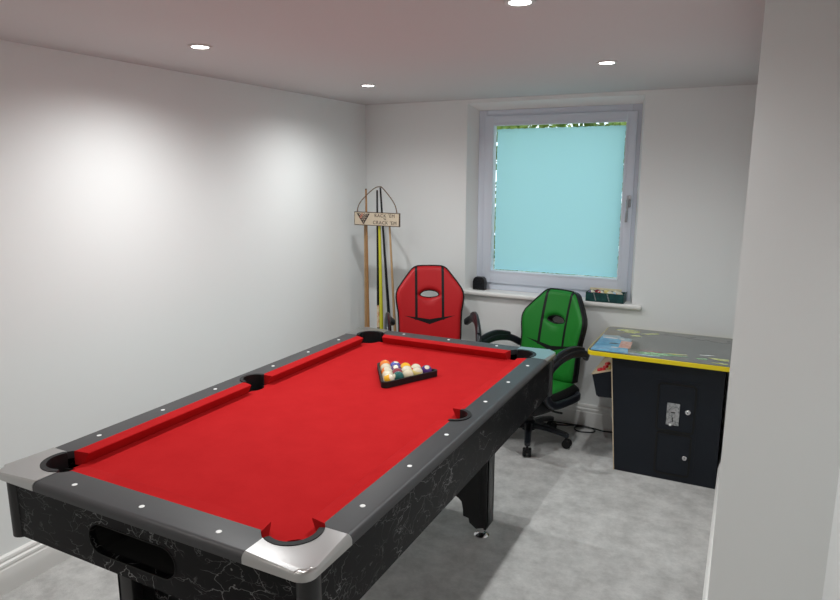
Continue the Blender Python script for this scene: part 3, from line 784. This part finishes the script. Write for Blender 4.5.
blob(1.80, -.105, .012, .01, 0, 6, 8); blob(1.855, -.30, .014, .010, 0, 6, 9)
blob(2.09, -.53, .105, .022, 3, 4, 10, rough=.45); blob(2.03, -.56, .06, .020, -12, 4, 11, rough=.45); blob(2.16, -.50, .05, .012, 6, 3, 12, rough=.4)
blob(2.04, -.50, .05, .010, 0, 9, 13, rough=.4); blob(2.00, -.585, .10, .010, 0, 1, 20, rough=.2)
blob(2.30, -.45, .035, .012, 15, 6, 14, rough=.2); blob(2.285, -.53, .028, .014, 0, 4, 15, rough=.3); blob(2.375, -.50, .055, .020, 0, 3, 16, rough=.45); blob(2.38, -.58, .04, .012, 0, 3, 17, rough=.4)
blob(2.15, -.07, .06, .018, 0, 7, 18, rough=.4); blob(2.25, -.10, .06, .022, 10, 7, 19, rough=.4); blob(2.35, -.10, .05, .030, 0, 7, 21, rough=.4); blob(2.05, -.075, .03, .012, 0, 7, 22, rough=.4)
obj('artwork', bm, ac_m, gt, smooth=0)
# coin doors
fy = V_(-.56)
def xdoor(x0, x1, z0, z1, name, r=.014):
    bm = bmesh.new(); prism(bm, rrect(W_(x0) - .009, W_(x1) + .009, z0 - .009, z1 + .009, r + .008), fy - .007, fy, holes=[rrect(W_(x0), W_(x1), z0, z1, r)], axis='y')
    fr_ = obj('door_frame', bm, M['pit'], ac, smooth=30)
    bm = bmesh.new(); prism(bm, rrect(W_(x0) + .003, W_(x1) - .003, z0 + .003, z1 - .003, r), fy - .004, fy + .001, axis='y')
    return obj(name, bm, M['cab'], ac, smooth=30)
d1 = xdoor(2.098, 2.268, .278, .522, 'coin_door'); d2 = xdoor(2.104, 2.262, .040, .255, 'cash_door')
obj('door_surround', bx(W_(2.078), W_(2.288), fy - .0025, fy, .020, .543), M['cab'], ac)
bm = bmesh.new(); box(bm, W_(2.140), W_(2.202), fy - .010, fy - .004, .308, .426, bev=.002); cp = obj('coin_plate', bm, M['plate'], d1)
obj('coin_slot', bx(W_(2.168), W_(2.173), fy - .0112, fy - .009, .325, .350), M['pit'], cp); obj('coin_slot', bx(W_(2.160), W_(2.182), fy - .0112, fy - .009, .375, .380), M['pit'], cp)
bm = bmesh.new(); box(bm, W_(2.156), W_(2.168), fy - .016, fy - .009, .306, .316); obj('reject_button', bm, M['dot'], cp)
for (x, z, dd, r) in ((2.241, .389, d1, .0135), (2.243, .141, d2, .0125)):
    bm = bmesh.new(); rx = Matrix.Rotation(R(90), 4, 'X')
    lathe(bm, [(r, 0), (r, .010), (r * .8, .013), (0, .013)], 20, c=(W_(x), fy - .004, z), mat4=rx)
    lk = obj('lock', bm, M['steel'], dd)
    bm = bmesh.new(); box(bm, W_(x) - .0015, W_(x) + .0015, fy - .0178, fy - .0165, z - .005, z + .005); obj('keyhole', bm, M['pit'], lk)
# player control panel on the left end
cpan = [(W_(1.744), .512), (W_(1.858), .548), (W_(1.873), .392), (W_(1.785), .388), (W_(1.772), .396)]
bm = bmesh.new(); prism(bm, cpan, V_(-.53), V_(-.12), axis='y'); pnl = obj('control_panel', bm, M['cab'], ac, smooth=0)
bm = bmesh.new(); prism(bm, [(W_(1.738), .511), (W_(1.744), .518), (W_(1.858), .553), (W_(1.858), .547), (W_(1.747), .511)], V_(-.533), V_(-.118), axis='y'); obj('panel_edge', bm, M['tan'], pnl, smooth=0)
sl = atan2(.036, .114)
for (x, y, m_, r) in ((1.782, -.500, 'red_b', .017), (1.803, -.455, 'red_b', .017), (1.80, -.505, 'red_b', .012), (1.835, -.500, 'yel_b', .013), (1.838, -.455, 'yel_b', .013), (1.80, -.39, 'red_b', .016)):
    z = .518 + (x - 1.744) * .307
    bm = bmesh.new(); lathe(bm, [(r, 0), (r, .007), (r * .8, .010), (r * .72, .013), (0, .0145)], 18); obj('button', bm, M[m_], pnl, loc=(W_(x), V_(y), z), rot=(0, -sl, 0))
bm = bmesh.new(); lathe(bm, [(.005, 0), (.005, .040), (.010, .043), (.0165, .052), (.0165, .060), (.010, .069), (0, .071)], 18); obj('joystick', bm, M['softblack'], pnl, loc=(W_(1.822), V_(-.30), .540))

# ------------------------------------------------------------------ power cord on the carpet
pts = [(1.16, -.03), (1.24, -.028), (1.33, .0 - .03), (1.44, -.035), (1.55, -.03), (1.64, -.03), (1.685, -.06), (1.68, -.105), (1.60, -.125), (1.565, -.09), (1.58, -.055), (1.66, -.045), (1.74, -.055), (1.80, -.044), (1.88, -.042), (2.0, -.042)]
P3 = [(x, y, .0045 + (.004 if i in (10, 11) else 0)) for i, (x, y) in enumerate(pts)]
bm = bmesh.new(); sweep(bm, catmull(P3, 6), .0042)
pts2 = [(1.62, -.035), (1.56, -.055), (1.50, -.085), (1.42, -.108), (1.36, -.105), (1.33, -.085), (1.37, -.062), (1.45, -.055), (1.53, -.05), (1.62, -.037)]
sweep(bm, catmull([(x, y, .012 if 0 < i < 9 else .010) for i, (x, y) in enumerate(pts2)], 6), .0042)
tag(obj('power_cord', bm, M['black']), 'looped black power cord lying on the carpet by the skirting board', 'cord')

# ------------------------------------------------------------------ downlights
DL = [(.552, -2.071, 'recessed ceiling downlight above the left side of the pool table'), (.554, -.874, 'recessed ceiling downlight nearest the cue corner'), (1.838, -1.049, 'recessed ceiling downlight in front of the window'),
      (1.818, -2.155, 'recessed ceiling downlight at the top edge of the view'), (.552, -3.30, None), (1.82, -3.30, None), (.552, -4.5, None), (1.82, -4.5, None)]  # last four are out of view, added as fill to raise the room light
for i, (x, y, lab) in enumerate(DL):
    dl = thing('downlight', lab or 'unseen ceiling downlight added as fill, out of view', 'ceiling light', (x, y, H), group='recessed ceiling downlights')
    bm = bmesh.new(); lathe(bm, [(.031, -.002), (.031, -.0045), (.036, -.006), (.043, -.005), (.045, 0), (.031, 0), (.031, -.002)], 32); obj('trim_ring', bm, M['lamptrim'], dl)
    bm = bmesh.new(); lathe(bm, [(0, -.0005), (.031, -.0005), (.031, -.0040), (0, -.0040)], 28); obj('lens', bm, M['lens'], dl)
    L = bpy.data.lights.new('downlight_beam', 'SPOT'); L.energy = ((47, 37, 27, 40) + (16,) * 4)[i]; L.spot_size = R(162); L.spot_blend = 1.0; L.shadow_soft_size = .022; L.color = (.98, 1, .995) if i < 4 else (1, .955, .90)
    lo = bpy.data.objects.new('downlight_beam', L); C.objects.link(lo); lo.location = (x, y, H - .012)

# ------------------------------------------------------------------ daylight
w = bpy.data.worlds.new('daylight'); S.world = w; w.use_nodes = True
bg = w.node_tree.nodes['Background']; bg.inputs['Color'].default_value = (.80, .92, 1.0, 1); bg.inputs['Strength'].default_value = 1.9

# ------------------------------------------------------------------ camera
cam = bpy.data.cameras.new('camera'); co = bpy.data.objects.new('camera', cam); C.objects.link(co); S.camera = co
cam.sensor_width = 36; cam.lens = 647.0845 * 36 / 840; cam.clip_start = .05
yaw, pit, rol = .4671, -.1923, .0018
fw = Vector((-sin(yaw) * cos(pit), cos(yaw) * cos(pit), sin(pit))); rt = Vector((cos(yaw), sin(yaw), 0)); up = rt.cross(fw)
r2 = rt * cos(rol) + up * sin(rol); u2 = r2.cross(fw)
co.matrix_world = Matrix((( r2.x, u2.x, -fw.x, 2.4296), (r2.y, u2.y, -fw.y, -3.9729), (r2.z, u2.z, -fw.z, 1.5789), (0, 0, 0, 1)))
vs_ = S.view_settings; vs_.view_transform = 'Standard'; vs_.look = 'None'; vs_.exposure = 0; vs_.gamma = 1; vs_.use_curve_mapping = False
